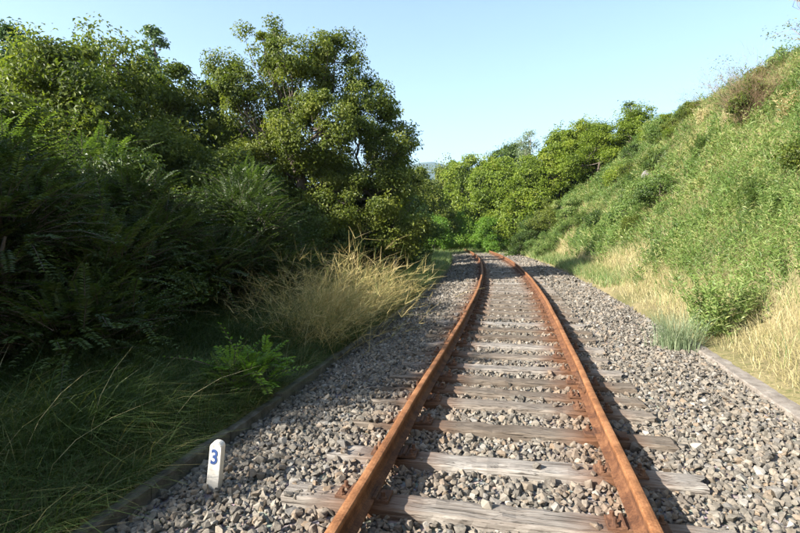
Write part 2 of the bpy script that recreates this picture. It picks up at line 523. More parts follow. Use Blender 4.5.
def stone_points(y0, y1, cell, r):
    nx, nyy = int(4.86 / cell), int((y1 - y0) / cell)
    u, y = np.meshgrid(-2.24 + (np.arange(nx) + .5) * cell, y0 + (np.arange(nyy) + .5) * cell)
    u = u.ravel() + r.uniform(-.5, .5, u.size) * cell; y = y.ravel() + r.uniform(-.5, .5, y.size) * cell
    rad = cell * np.clip(r.lognormal(-.32, .32, u.size), .38, 1.5)
    d = np.min(np.abs(y[:, None] - SL_Y[None]), 1)
    on_sl = (d < SL_HALF - .012 + rad * .45 * r.random(u.size)) & (u > -1.27) & (u < 1.30)
    # the left sleeper ends are half buried
    bury = (u < -.98 - .14 * np.sin(np.round(y / .66) * 2.3)) & (r.random(u.size) < .8)
    stray = r.random(u.size) < .012
    rail = np.abs(np.abs(u) - GAUGE) < .075 + rad * .5
    keep = (~on_sl | stray | bury) & ~(rail & on_sl)
    u, y, rad, on_sl, rail = u[keep], y[keep], rad[keep], on_sl[keep], rail[keep]
    z = ballast_u(u, y) + rad * r.uniform(-.1, .5, u.size)
    z = np.where(on_sl, rad * .35, z)
    z = np.where(rail, np.minimum(z, -rad * .85 + .012), z)
    return np.stack([u + xc(y), y, z], 1), rad

gravel = Acc()
r = np.random.default_rng(77)
VA = stone_variants(16, 5, 13); VB = stone_variants(10, 6, 10); VC = stone_variants(6, 7, 7)
stone_me = [new_mesh('stone', v, f, M['stone']) for v, f in VA]
f_ = np.array([-math.sin(YAW), math.cos(YAW)]); r_ = np.array([math.cos(YAW), math.sin(YAW)])
def emit(p, rad, var, r):
    k = r.integers(0, len(var), len(p)); Rm = rotmats(len(p), r)
    for i, (v, f) in enumerate(var):
        s = np.where(k == i)[0]
        if not len(s): continue
        vv = np.einsum('vj,nji->nvi', v, Rm[s]) * rad[s][:, None, None] + p[s][:, None, :]
        ff = f[None] + (np.arange(len(s)) * len(v))[:, None, None]
        gravel.add(vv.reshape(-1, 3), ff.reshape(-1, 3))
pA, rA = stone_points(1.6, 8.0, .0385, r)
q = pA[:, :2] - CAM[:2]; dep = q @ f_; lat = q @ r_
infr = (dep > 2.55) & (np.abs(lat) < dep * .75)
app = np.where(infr, rA / np.maximum(dep, .1), 0)
big = np.argsort(-app)[:300]
for n in big:
    k = int(r.integers(0, len(stone_me)))
    link('stone', stone_me[k], bed, pA[n], (r.normal(0, .6), r.normal(0, .6), r.uniform(0, 6.28)), float(rA[n]))
rest = np.setdiff1d(np.arange(len(pA)), big)
nearm = pA[rest][:, 1] < 5.2
emit(pA[rest][nearm], rA[rest][nearm], VA, r)
emit(pA[rest][~nearm], rA[rest][~nearm], VB, r)
p, rad = stone_points(8.0, 17, .047, r); emit(p, rad, VC, r)
p, rad = stone_points(17, 44, .075, r); emit(p, rad, VC, r)
tag(link('gravel', gravel.mesh('gravel', M['stone']), bed), kind='stuff')

# ------------------------------------------------------------------ railway track
track = empty('railway_track', (0, 3, 0))
tag(track, 'single railway track with rusty orange rails on weathered wooden sleepers', 'railway track')
track.matrix_parent_inverse = Matrix()
def to_track(o):
    o.parent = track
    o.location = o.location - track.location
    return o
RAILZ = 0.022
prof = np.array([1.0, 1.07]) * np.array([(-.058, 0), (.058, 0), (.058, .008), (.018, .022), (.0075, .040), (.0075, .094), (.018, .105), (.0285, .111), (.030, .130), (.024, .138), (.010, .141),
                 (-.010, .141), (-.024, .138), (-.030, .130), (-.0285, .111), (-.018, .105), (-.0075, .094), (-.0075, .040), (-.018, .022), (-.058, .008)])
yr = np.concatenate([np.arange(-1, 46, .5), np.arange(46, 66, 1.0)])
for s in (-1, 1):
    sl = np.gradient(xc(yr), yr)
    nrm = unit(np.stack([np.ones_like(sl), -sl], 1))
    wobx = .004 * np.sin(yr * 1.1 + s) + .003 * np.sin(yr * 2.3)
    off = s * GAUGE + prof[None, :, 0] + wobx[:, None]
    v = np.stack([xc(yr)[:, None] + nrm[:, 0:1] * off, yr[:, None] + nrm[:, 1:2] * off, RAILZ + np.broadcast_to(prof[None, :, 1], off.shape) + .002 * np.sin(yr * .9 + s)[:, None]], -1)
    m = len(prof); n = len(yr)
    i = (np.arange(n - 1)[:, None] * m); j = np.arange(m)[None]; j2 = (j + 1) % m
    f = np.stack([i + j, i + m + j, i + m + j2, i + j2], -1).reshape(-1, 4)
    me = new_mesh('rail', v.reshape(-1, 3), [f, np.arange(m)[None, ::-1].copy(), (np.arange(m)[None] + (n - 1) * m)], M['rail'])
    me.materials.append(M['railweb_shade'])
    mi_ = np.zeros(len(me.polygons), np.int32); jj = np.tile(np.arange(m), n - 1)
    mi_[:len(jj)] = np.where((jj >= 7) & (jj <= 13), 0, 1)  # head keeps plain rust; web and foot take the shade-darkened rust
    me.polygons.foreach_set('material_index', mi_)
    to_track(link('rail', me))

# sleepers: five worn variants with split, uneven ends
def sleeper_mesh(seed):
    r = np.random.default_rng(seed)
    nx_, prof_ = 34, np.array([(-.098, -.16), (-.102, -.02), (-.094, -.004), (-.055, .0), (0, .0), (.055, .0), (.094, -.004), (.102, -.02), (.098, -.16)])
    x = np.linspace(-1.27, 1.29, nx_)
    m = len(prof_)
    v = np.zeros((nx_, m, 3))
    v[:, :, 0] = x[:, None]
    v[:, :, 1] = prof_[None, :, 0] * (1 + .03 * np.sin(x * 2.2 + seed))[:, None] + r.normal(0, .0035, (nx_, m))
    v[:, :, 2] = prof_[None, :, 1] + r.normal(0, .0028, (nx_, m)) + .004 * np.sin(x * 3 + seed)[:, None]
    gouge = r.random((nx_, m)) < .10
    v[:, :, 2] -= np.where(gouge & (prof_[None, :, 1] > -.05), r.uniform(.004, .016, (nx_, m)), 0)
    v[0, :, 0] += r.normal(0, .018, m); v[-1, :, 0] += r.normal(0, .018, m)
    i = np.arange(nx_ - 1)[:, None] * m; j = np.arange(m - 1)[None]
    f = np.stack([i + j, i + j + 1, i + m + j + 1, i + m + j], -1).reshape(-1, 4)
    return new_mesh('sleeper', v.reshape(-1, 3), [f, np.arange(m)[None], (np.arange(m)[None, ::-1] + (nx_ - 1) * m).copy()], M['wood'])
SLM = [sleeper_mesh(40 + k) for k in range(6)]

def bev_box(x0, x1, y0, y1, z0, z1, b):
    v = []
    for z, i in ((z0, 0), (z1 - b, 0), (z1, b)):
        v += [(x0 + i, y0 + i, z), (x1 - i, y0 + i, z), (x1 - i, y1 - i, z), (x0 + i, y1 - i, z)]
    f = [(0, 3, 2, 1), (8, 9, 10, 11)]
    for k in (0, 4):
        for j in range(4):
            f.append((k + j, k + (j + 1) % 4, k + 4 + (j + 1) % 4, k + 4 + j))
    return np.array(v, float), np.array(f)

a = Acc()                                    # base plate with raised shoulders
for bx in ((-.165, .165, -.07, .07, .0, .0185, .004), (-.092, -.066, -.074, .074, .0185, .036, .006), (.066, .092, -.074, .074, .0185, .036, .006)):
    a.add(*bev_box(*bx))
PLATE = a.mesh('base_plate', M['plate'])
a = Acc()                                    # coach screw: washer, cone, square head
ang = np.arange(8) * PI / 4
def ring(rr, z): return np.stack([rr * np.cos(ang), rr * np.sin(ang), np.full(8, z)], 1)
rings = np.concatenate([ring(.026, 0), ring(.026, .008), ring(.015, .014), ring(.0135, .026), ring(.0135, .040), ring(.009, .043)])
fq = np.array([(k * 8 + j, k * 8 + (j + 1) % 8, k * 8 + 8 + (j + 1) % 8, k * 8 + 8 + j) for k in range(5) for j in range(8)])
a.add(rings, fq); a.add(ring(.009, .043), np.arange(8)[None])
SCREW = a.mesh('screw', M['plate'])

rs = np.random.default_rng(9)
for i, y in enumerate(SL_Y):
    if y < .9: continue
    hd = math.atan(float(np.gradient(xc(np.array([y - .5, y, y + .5])), .5)[1]))
    o = link('sleeper', SLM[i % 6 if y < 14 else int(rs.integers(0, 6))], None, (float(xc(y)) + rs.normal(0, .018), y, rs.normal(-.004, .005)), (rs.normal(0, .006), rs.normal(0, .004), -hd + rs.normal(0, .012)))
    if rs.random() < .5: o.rotation_euler.z += PI
    to_track(o)
    flip = -1 if abs(o.rotation_euler.z) > 1.5 else 1
    if y < 34:
        for s in (-1, 1):
            link('base_plate', PLATE, o, (s * GAUGE, 0, .0025))
            if y < 12:
                for (dx, dy) in ((-.128, .04), (.128, -.04), (-.128, -.045), (.128, .045)):
                    if rs.random() < .85:
                        link('screw', SCREW, o, (s * GAUGE + dx, dy, .020), (rs.normal(0, .05), rs.normal(0, .05), rs.uniform(0, 1.5)))

# bolted joint on the right rail, one further on the left rail
def joint(side, y):
    for s in (-1, 1):
        x = side * GAUGE + s * .024
        v, f = bev_box(-.014, .014, -.30, .30, -.030, .030, .004)
        fp = to_track(link('fishplate', new_mesh('fishplate', v, f, M['plate']), None, (float(xc(y)) + x, y, RAILZ + .067)))
        for dy in (-.22, -.08, .08, .22):
            link('bolt', SCREW, fp, (s * .013, dy, 0), (0, s * PI / 2, 0), .95)
joint(1, 5.65); joint(-1, 11.9)

# ------------------------------------------------------------------ concrete kerbs along both sides
def kerb(name, label, u0, u1, z0, z1, y0, y1, mat, seed):
    r = np.random.default_rng(seed)
    k = empty(name, (float(xc(y0)) + (u0 + u1) / 2, y0, z0))
    tag(k, label, 'kerb')
    y = y0
    while y < y1:
        L = 1.0
        a = Acc()
        n = 9
        w = (u1 - u0) / 2; h = z1 - z0
        pr = np.array([(-w, 0), (-w, h - .012), (-w + .012, h), (0, h + .001), (w - .012, h), (w, h - .012), (w, 0)])
        t = np.linspace(.006, L - .006, n)
        v = np.zeros((n, 7, 3)); v[:, :, 0] = pr[None, :, 0]; v[:, :, 1] = t[:, None]; v[:, :, 2] = pr[None, :, 1]
        v += r.normal(0, .0035, v.shape) * np.array([1, 0, 1])
        i = np.arange(n - 1)[:, None] * 7; j = np.arange(6)[None]
        f = np.stack([i + j, i + j + 1, i + 7 + j + 1, i + 7 + j], -1).reshape(-1, 4)
        me = new_mesh('kerb_block', v.reshape(-1, 3), [f, np.arange(7)[None, ::-1].copy(), np.arange(7)[None] + (n - 1) * 7], mat)
        hd = math.atan(float(xc(y + L) - xc(y)) / L)
        o = link('kerb_block', me, k)
        o.location = Vector((float(xc(y)) + (u0 + u1) / 2 + r.normal(0, .006), y, z0 + r.normal(0, .006))) - k.location
        o.rotation_euler = (r.normal(0, .006), r.normal(0, .02), -hd + r.normal(0, .006))
        y += L
    return k
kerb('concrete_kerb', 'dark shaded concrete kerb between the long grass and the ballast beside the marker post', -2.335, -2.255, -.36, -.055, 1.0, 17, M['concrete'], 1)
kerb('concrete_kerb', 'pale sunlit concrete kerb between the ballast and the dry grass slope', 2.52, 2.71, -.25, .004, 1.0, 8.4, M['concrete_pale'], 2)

# ------------------------------------------------------------------ marker post
post = empty('marker_post', (-1.86, 3.09, -.165), R(8))
tag(post, 'small white painted concrete marker post with a blue 3', 'marker post')
w, dpt, H = .041, .034, .41
outl = [(-w * 1.06, 0), (w * 1.06, 0)]
for t in np.linspace(0, PI, 11):
    outl.append((w * math.cos(t), H - .034 + .034 * math.sin(t)))
outl = np.array(outl); m = len(outl)
v = np.concatenate([np.stack([outl[:, 0] * sc, np.full(m, yv), outl[:, 1] - (1 - sc) * .05], 1) for yv, sc in ((-dpt, .90), (-dpt + .007, 1), (dpt - .007, 1), (dpt, .9))])
f = np.array([(k * m + j, k * m + (j + 1) % m, (k + 1) * m + (j + 1) % m, (k + 1) * m + j) for k in range(3) for j in range(m)])
pm = new_mesh('body', v, [f, np.arange(m)[None, ::-1].copy(), np.arange(m)[None] + 3 * m], M['white'])
link('body', pm, post, (0, 0, 0), (0, R(6.5), 0))
fc = bpy.data.curves.new('numeral', 'FONT')
fc.body = '3'; fc.size = .135; fc.extrude = .0012; fc.align_x = 'CENTER'; fc.offset = .0035
tmp = bpy.data.objects.new('numeral_curve', fc); col.objects.link(tmp)
bpy.context.view_layer.update()
nm = bpy.data.meshes.new_from_object(tmp.evaluated_get(bpy.context.evaluated_depsgraph_get()))
bpy.data.objects.remove(tmp)
nm.name = 'numeral'; nm.materials.clear(); nm.materials.append(M['blue'])
link('numeral', nm, post, (.0275, -dpt - .0012, .268), (PI / 2, R(6.5), 0), (.78, 1, 1))

# ------------------------------------------------------------------ vegetation generators
def rand_dir(n, r):
    return unit(r.normal(size=(n, 3)))

def make_tree(name, seed, lobes, clumps, leaves, leaf_len, lmat, wmat=None, trunk_r=.12, clump_r=.42, base_spread=0.0, stems=1, ratio=.55, hollow=.45, twigs=.5, flat=.7, low=-9):
    """lobes: (x,y,z,rx,ry,rz). Returns (wood mesh, crown mesh)"""
    r = np.random.default_rng(seed)
    lb = np.array(lobes, float)
    vol = (lb[:, 3] * lb[:, 4] * lb[:, 5]) ** .75
    wood = Acc(); leaf = Acc()
    zmax = (lb[:, 2] + lb[:, 5]).max()
    roots = []
    for s in range(stems):
        a = r.uniform(0, 2 * PI)
        roots.append(np.array([math.cos(a), math.sin(a), 0]) * base_spread * (.4 + .6 * r.random()) if stems > 1 else np.zeros(3))
    # trunks
    tr = []
    for s in range(stems):
        li = int(np.argmax(lb[:, 2])) if stems == 1 else int(r.integers(0, len(lb)))
        top = lb[li, :3]
        t = np.linspace(0, 1, 9)[:, None]
        ctrl = roots[s] + (top - roots[s]) * np.array([.25, .25, .6])
        p = (1 - t) ** 2 * roots[s] + 2 * t * (1 - t) * ctrl + t * t * top
        p[1:-1] += r.normal(0, .015 * zmax, (7, 3)) * np.array([1, 1, .2])
        p[0, 2] -= .15
        tube(wood, p, trunk_r / math.sqrt(stems) * (1.15 - .95 * t[:, 0]), 7)
        tr.append(p)
    limbs = []
    for i in range(len(lb)):
        p0s = tr[int(r.integers(0, stems))]
        k = int(np.clip(np.searchsorted(p0s[:, 2], lb[i, 2] * r.uniform(.35, .65)), 1, 7))
        a0 = p0s[k]; b0 = lb[i, :3]
        t = np.linspace(0, 1, 7)[:, None]
        c0 = a0 + (b0 - a0) * np.array([.6, .6, .3])
        p = (1 - t) ** 2 * a0 + 2 * t * (1 - t) * c0 + t * t * b0
        p[1:-1] += r.normal(0, .012 * zmax, (5, 3))
        tube(wood, p, trunk_r * .42 * (1.1 - .85 * t[:, 0]) * (lb[i, 3] / lb[:, 3].max()) ** .5, 5)
        limbs.append(p)
    # clumps
    pick = r.choice(len(lb), clumps, p=vol / vol.sum())
    d = rand_dir(clumps, r)
    rad = hollow + (1.0 - hollow) * r.random(clumps) ** .6
    C = lb[pick, :3] + d * lb[pick, 3:6] * rad[:, None]
    C[:, 2] = np.maximum(C[:, 2], max(low, .12))
    inside = np.zeros(clumps, bool)
    for i in range(len(lb)):
        inside |= (np.sum(((C - lb[i, :3]) / lb[i, 3:6]) ** 2, 1) < .30)
    C = C[~inside]; pick = pick[~inside]; d = d[~inside]
    nC = len(C)
    for c in range(nC):
        if r.random() > twigs: continue
        lp = limbs[pick[c]]; a0 = lp[int(r.integers(3, 7))]
        t = np.linspace(0, 1, 4)[:, None]
        p = a0 + (C[c] - a0) * t
        p[1:-1] += r.normal(0, .05, (2, 3)) * np.linalg.norm(C[c] - a0)
        tube(wood, p, trunk_r * .10 * (1.1 - .9 * t[:, 0]), 3)
    wt = r.lognormal(0, .5, nC); wt /= wt.sum()
    k = r.choice(nC, leaves, p=wt)
    cr = clump_r * np.clip(r.lognormal(0, .3, nC), .5, 1.8)
    off = rand_dir(leaves, r) * (r.random(leaves) ** .45)[:, None] * np.array([1, 1, flat])
    P = C[k] + off * cr[k][:, None]
    P[:, 2] = np.maximum(P[:, 2], .03)
    nr = unit(off * .7 + d[k] * .5 + np.array([-.15, -.1, .75]) + r.normal(0, .55, (leaves, 3)))
    ax = unit(np.cross(nr, rand_dir(leaves, r)) + np.array([0, 0, -.25]))
    L = leaf_len * np.clip(r.lognormal(0, .22, leaves), .5, 1.7)
    v, f = leaf_quads(P, ax, nr, L, L * ratio)
    ct = r.normal(0, .13, nC)
    leaf.add(v, f, .5 + ct[k] + r.normal(0, .14, leaves))
    return wood.mesh(name + '_trunk', wmat or M['bark'], True), leaf.mesh(name + '_crown', lmat)

def make_spray_bush(name, seed, lobes, sprays, pairs, length, leaflet, lmat, trunk_r=.05, droop=.5, up=.5):
    """bush of arching pinnate sprays"""
    r = np.random.default_rng(seed)
    lb = np.array(lobes, float)
    vol = (lb[:, 3] * lb[:, 4] * lb[:, 5]) ** .75
    wood = Acc(); leaf = Acc()
    for i in range(len(lb)):
        t = np.linspace(0, 1, 7)[:, None]
        b0 = lb[i, :3]; a0 = np.array([b0[0] * .3, b0[1] * .3, -.1])
        p = a0 + (b0 - a0) * t; p[1:-1] += r.normal(0, .05, (5, 3))
        tube(wood, p, trunk_r * (1.1 - .8 * t[:, 0]), 5)
    pick = r.choice(len(lb), sprays, p=vol / vol.sum())
    d = rand_dir(sprays, r); d[:, 2] = np.where(d[:, 2] < -.35, -d[:, 2], d[:, 2])
    S = lb[pick, :3] + d * lb[pick, 3:6] * r.uniform(.45, 1.0, (sprays, 1))
    S[:, 2] = np.maximum(S[:, 2], .1)
    dirs = unit(d * np.array([1, 1, .6]) + np.array([0, 0, up]) + r.normal(0, .35, (sprays, 3)))
    Ls = length * np.clip(r.lognormal(0, .3, sprays), .5, 2.0)
    long_ = r.random(sprays) < .03
    Ls = np.where(long_, Ls * 1.7, Ls)
    t = np.linspace(0.12, 1, pairs)
    # points along the arching rachis
    cen = S[:, None, :] + dirs[:, None, :] * (Ls[:, None] * t[None])[..., None]
    cen[..., 2] -= droop * Ls[:, None] * (t[None] ** 2) * .6
    tan = unit(dirs[:, None, :] - np.array([0, 0, 1.0]) * (droop * 1.2 * t)[None, :, None])
    sd_ = unit(np.cross(tan, np.array([0, 0, 1.0])))
    un = np.cross(sd_, tan)
    stn = r.normal(0, .16, sprays)
    for s in (-1, 1):
        ax = unit(sd_ * s + tan * .45 + un * .15 + r.normal(0, .12, sd_.shape))
        nr = unit(un + r.normal(0, .22, un.shape))
        LL = leaflet * (1.05 - .5 * np.abs(t - .5))[None] * np.ones((sprays, 1)) * np.clip(r.lognormal(0, .12, (sprays, pairs)), .7, 1.4)
        v, f = leaf_quads(cen.reshape(-1, 3), ax.reshape(-1, 3), nr.reshape(-1, 3), LL.ravel(), LL.ravel() * .42)
        leaf.add(v, f, (.5 + np.repeat(stn, pairs) + r.normal(0, .09, sprays * pairs)))
    for i in range(0, sprays, 2):
        st = np.concatenate([S[i][None], cen[i][[len(t) // 2, -1]]])
        tube(wood, st, [.006, .004, .002], 3)
    return wood.mesh(name + '_trunk', M['bark'], True), leaf.mesh(name + '_crown', lmat)

def place(pair, name, label, cat, x, y, rotz=0, scale=1.0, group=None, mat=None, sink=.05, zoff=None, stem='trunk', crown='crown'):
    z = ground(x, y) - sink if zoff is None else zoff
    e = empty(name, (x, y, z), rotz, scale)
    tag(e, label, cat, group)
    link(stem, pair[0], e)
    if pair[1] is not None:
        link(crown, pair[1], e, mat=mat)
    return e

def blob(r, n, w, h, zlo=.35, sq=1.0):
    """n lobes filling a crown of width w and height h (unit base at 0)"""
    out = []
    for i in range(n):
        t = (i + .5) / n
        z = h * (zlo + (1 - zlo) * .86 * t)
        ww = w * .5 * (1 - .75 * max(0, (t - .35) / .65) ** 1.6)
        a = i * 2.4 + r.uniform(-.4, .4)
        rr = ww * r.uniform(.35, .75) * (0.2 if i == n - 1 else 1)
        s = (w * .5 * r.uniform(.42, .6)) * (1 - .35 * t)
        out.append((rr * math.cos(a), rr * math.sin(a), z, s, s, s * r.uniform(.75, 1.0) * sq))
    return out

rv = np.random.default_rng(21)
# ---- prototypes (meshes only; placed below)
BIG = make_tree('big_tree', 101, [
    (-1.35, 0, 7.75, .75, .8, .95), (-2.75, .2, 6.9, .62, .7, .6), (-2.1, -.3, 6.2, .8, .9, .7), (.95, .1, 7.15, 1.0, 1.0, .85), (-.5, .4, 6.3, 1.3, 1.3, 1.1), (-2.3, .5, 4.9, 1.0, 1.2, 1.0),
    (1.9, .2, 5.9, 1.1, 1.2, .9), (.6, -.8, 4.8, 1.6, 1.5, 1.2), (2.7, .3, 4.4, 1.0, 1.2, 1.0), (-1.7, -.6, 3.5, 1.2, 1.3, 1.0), (.2, .6, 3.1, 1.7, 1.6, 1.2), (2.2, -.2, 2.7, 1.3, 1.3, 1.1), (3.1, .2, 3.1, .9, 1.0, .9), (2.9, 0, 1.7, 1.1, 1.2, .9), (.6, -.7, 1.9, 1.4, 1.2, 1.0), (-1.4, -.4, 2.0, 1.2, 1.2, 1.0),
    (-.4, -.9, 7.0, .7, .7, .7)], 950, 130000, .09, M['leaf_olive'], trunk_r=.2, clump_r=.33, hollow=.25, flat=.85)
T_RND = [make_tree('round_tree', 110 + k, blob(np.random.default_rng(60 + k), 9, 4.6, 6.0, .22), 340, 42000, .105, M['leaf_olive'], trunk_r=.13, clump_r=.4) for k in range(3)]
T_FAR = [make_tree('full_tree', 120 + k, blob(np.random.default_rng(70 + k), 12, 5.4, 6.0, .10), 420, 42000, .15, M['leaf_yellow'], trunk_r=.14, clump_r=.45, hollow=.6) for k in range(2)]
T_LOW = [make_tree('bushy_tree', 130 + k, blob(np.random.default_rng(80 + k), 7, 3.4, 3.2, .16, .9), 130, 17000, .10, M['leaf_mid'], trunk_r=.09, clump_r=.36, stems=3, base_spread=.3) for k in range(3)]
T_SPARSE = make_tree('sparse_tree', 150, blob(np.random.default_rng(5), 8, 2.6, 7.0, .35), 110, 3600, .11, M['leaf_olive'], M['twig'], trunk_r=.075, clump_r=.34, twigs=1.0, hollow=.3)
T_TWIG = make_tree('bare_tree', 151, blob(np.random.default_rng(15), 8, 2.8, 7.0, .3), 130, 700, .08, M['leaf_blue'], M['twig'], trunk_r=.07, clump_r=.4, twigs=1.0, hollow=.3)
T_POP = make_tree('narrow_tree', 160, [(0, 0, z, .9 - .05 * z, .9 - .05 * z, .9) for z in (2, 3.5, 5, 6.5, 8, 9.5, 11)], 150, 11000, .15, M['leaf_far'], trunk_r=.15, clump_r=.4)
T_BARE = make_tree('bare_bush', 170, blob(np.random.default_rng(6), 6, 2.0, 1.7, .35), 90, 500, .05, M['leaf_blue'], M['twig'], trunk_r=.035, clump_r=.3, stems=3, base_spread=.15, twigs=1.0, hollow=.3)
SPRAY = [make_spray_bush('spray_bush', 200 + k, blob(np.random.default_rng(90 + k), 8, 3.2, 2.6, .12, .9), 1900, 15, .55, .062, M['leaf_shaded']) for k in range(2)]
SHRUB = [make_tree('slope_shrub', 220 + k, blob(np.random.default_rng(95 + k), 6, 1.5, 1.1, .15, .9), 70, 4200, .075, M['slope'], trunk_r=.03, clump_r=.24, stems=4, base_spread=.2) for k in range(3)]

# ---- left of the track
ca, sa = math.cos(YAW), math.sin(YAW)
place(BIG, 'leafy_tree', 'tallest olive green tree, open knobbly crown, beside the dry broom', 'tree', -6.75, 16.9, YAW, 1.0)
place(T_SPARSE, 'leafy_tree', 'thin half bare tree with fine twigs beside the tallest tree', 'tree', -4.45, 19.8, .6, (.95, .95, 1.02))
place(T_SPARSE, 'leafy_tree', 'second thin tree with sparse grey green leaves among the tall crown', 'tree', -5.6, 18.9, 2.6, (1.0, 1.0, 1.06), mat=M['leaf_blue'])
for i, (x, y, s, sz, k, m_, lab) in enumerate([
    (-11.7, 12.2, 1.2, 1.17, 0, 'leaf_olive', 'round olive tree rising behind the dark feathery bushes'),
    (-12.9, 15.4, 1.35, 1.36, 1, 'leaf_olive', 'broad sunlit olive tree, highest of the thicket left of the tallest tree'),
    (-11.9, 17.6, 1.25, 1.24, 2, 'leaf_olive', 'olive tree in the thicket in front of the narrow dark tree'),
    (-10.9, 19.4, 1.1, 1.08, 0, 'leaf_mid', 'lower green tree in the thicket next to the tallest tree'),
    (-16.6, 14.9, 1.25, 1.36, 2, 'leaf_far', 'dark grey green tree standing behind the olive thicket'),
    (-9.6, 13.2, .95, .8, 1, 'leaf_olive', 'short olive tree in front of the olive thicket'),
    (-10.4, 9.4, 1.0, .72, 2, 'leaf_olive', 'low broad olive tree behind the feathery bushes by the long grass'),
    (-14.5, 19.5, 1.1, 1.2, 0, 'leaf_olive', 'olive tree half hidden behind the broad sunlit thicket tree')]):
    place(T_RND[k], 'leafy_tree', lab, 'tree', x, y, i * 1.3 + .4, (s, s, sz), mat=M[m_])
place(T_RND[1], 'leafy_tree', 'green tree filling in behind the left side of the tallest tree', 'tree', -9.0, 20.4, .8, (1.0, 1.0, .9), mat=M['leaf_mid'])
place(T_RND[2], 'leafy_tree', 'green tree directly behind the trunk of the tallest tree', 'tree', -7.3, 21.0, 1.8, (.95, .95, .82), mat=M['leaf_mid'])
place(T_POP, 'leafy_tree', 'narrow dark bluish tree peeking out behind the thicket', 'tree', -21.4, 29.0, 0, (1.5, 1.5, 1.14))
place(T_LOW[0], 'bushy_tree', 'pale green bush filling the gap in front of the tallest tree', 'bush', -7.9, 14.9, 1.0, (1.0, 1.0, 1.2), mat=M['leaf_mid'])
for i, (x, y, s, sz, k, m_) in enumerate([(-6.0, 15.2, .8, .75, 1, 'leaf_shaded'), (-5.0, 18.2, .9, 1.0, 2, 'leaf_shaded'), (-5.0, 21.4, .9, .9, 0, 'leaf_shaded'), (-5.2, 24.6, 1.0, 1.0, 1, 'leaf_mid'),
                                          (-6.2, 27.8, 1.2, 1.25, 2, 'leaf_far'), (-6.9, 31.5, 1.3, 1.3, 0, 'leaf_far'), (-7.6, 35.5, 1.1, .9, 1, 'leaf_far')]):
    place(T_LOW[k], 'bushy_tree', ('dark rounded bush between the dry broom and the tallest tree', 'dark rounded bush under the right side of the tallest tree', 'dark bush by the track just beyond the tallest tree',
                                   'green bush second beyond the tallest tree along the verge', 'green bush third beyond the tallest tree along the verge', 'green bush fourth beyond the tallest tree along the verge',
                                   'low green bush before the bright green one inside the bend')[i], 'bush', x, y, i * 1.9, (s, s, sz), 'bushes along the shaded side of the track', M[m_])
T_ = 'tall feathery bush past the open end of the dark hedge'
SPRAY_LABEL = ['dark feathery bush bordering the long grass, end one of the front row', 'dark feathery bush in the middle of the front row bordering the long grass', 'dark feathery bush next to the dry broom',
               'feathery bush between the dry broom and the short olive tree', 'feathery bush in the second row behind the long grass', 'tall feathery bush in the second row below the low broad olive tree', T_, T_, T_, T_,
               'feathery bush in the third row below the olive trees', 'feathery bush beside the pale green bush near the tallest tree', T_]
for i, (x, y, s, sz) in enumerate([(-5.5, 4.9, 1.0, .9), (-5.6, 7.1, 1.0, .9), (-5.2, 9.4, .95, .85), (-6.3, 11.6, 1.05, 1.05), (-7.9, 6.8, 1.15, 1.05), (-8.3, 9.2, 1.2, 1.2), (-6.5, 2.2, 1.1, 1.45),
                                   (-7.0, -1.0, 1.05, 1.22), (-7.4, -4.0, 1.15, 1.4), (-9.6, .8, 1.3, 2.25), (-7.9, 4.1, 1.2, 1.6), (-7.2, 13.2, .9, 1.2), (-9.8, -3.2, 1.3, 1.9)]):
    place(SPRAY[i % 2], 'feathery_bush', SPRAY_LABEL[i], 'bush', x, y, i * 2.1, (s, s, sz), 'dark feathery bushes behind the long grass', M['leaf_shaded'] if x > -7 else M['leaf_mid'])  # front row gets the leaf colour with shade painted in

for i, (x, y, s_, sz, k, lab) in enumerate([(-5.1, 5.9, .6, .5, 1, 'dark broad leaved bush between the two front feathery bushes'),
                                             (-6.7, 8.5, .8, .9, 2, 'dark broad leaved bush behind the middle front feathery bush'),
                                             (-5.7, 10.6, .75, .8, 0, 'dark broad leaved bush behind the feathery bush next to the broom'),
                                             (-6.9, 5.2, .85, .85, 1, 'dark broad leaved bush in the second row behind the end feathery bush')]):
    place(T_LOW[k], 'bushy_tree', lab, 'bush', x, y, i * 2.7, (s_, s_, sz), mat=M['leaf_shaded'])

# ---- far end of the track and the foot of the slope
for i, (x, y, s, sz, k, m_, lab) in enumerate([
    (-1.4, 49.0, 1.5, 1.45, 0, 'leaf_yellow', 'tall yellow green tree at the bend where the slope meets the track'),
    (1.3, 44.5, 1.2, 1.15, 1, 'leaf_yellow', 'yellow green tree at the bend, uphill of the tall yellow green one'),
    (3.6, 43.0, 1.1, 1.02, 2, 'leaf_yellow', 'broad tree halfway up the slope among yellow green trees'),
    (5.0, 42.0, .95, .82, 0, 'leaf_yellow', 'yellow green tree high on the slope below the ridge top tree'),
    (-4.2, 60.0, 1.6, 1.78, 1, 'leaf_yellow', 'yellow green tree far round the bend, left of the yellow green trees'),
    (-8.0, 66.0, 1.6, 1.88, 2, 'leaf_olive', 'farthest green tree below the distant mountain'),
    (-11.0, 57.0, 1.4, 1.35, 0, 'leaf_olive', 'far olive tree inside the bend'),
    (-8.6, 46.5, 1.2, 1.28, 1, 'leaf_olive', 'green tree inside the bend behind the dark bushes'),
    (-.5, 62.0, 1.3, 1.15, 0, 'leaf_mid', 'green tree behind the tall yellow green tree at the bend')]):
    place(T_FAR[k % 2], 'leafy_tree', lab, 'tree', x, y, i * 1.7, (s, s, sz), mat=M[m_])
place(T_SPARSE, 'leafy_tree', 'bare grey twiggy tree poking above the yellow green trees', 'tree', 1.2, 53, 1.0, (1.3, 1.3, 1.2), mat=M['leaf_blue'])
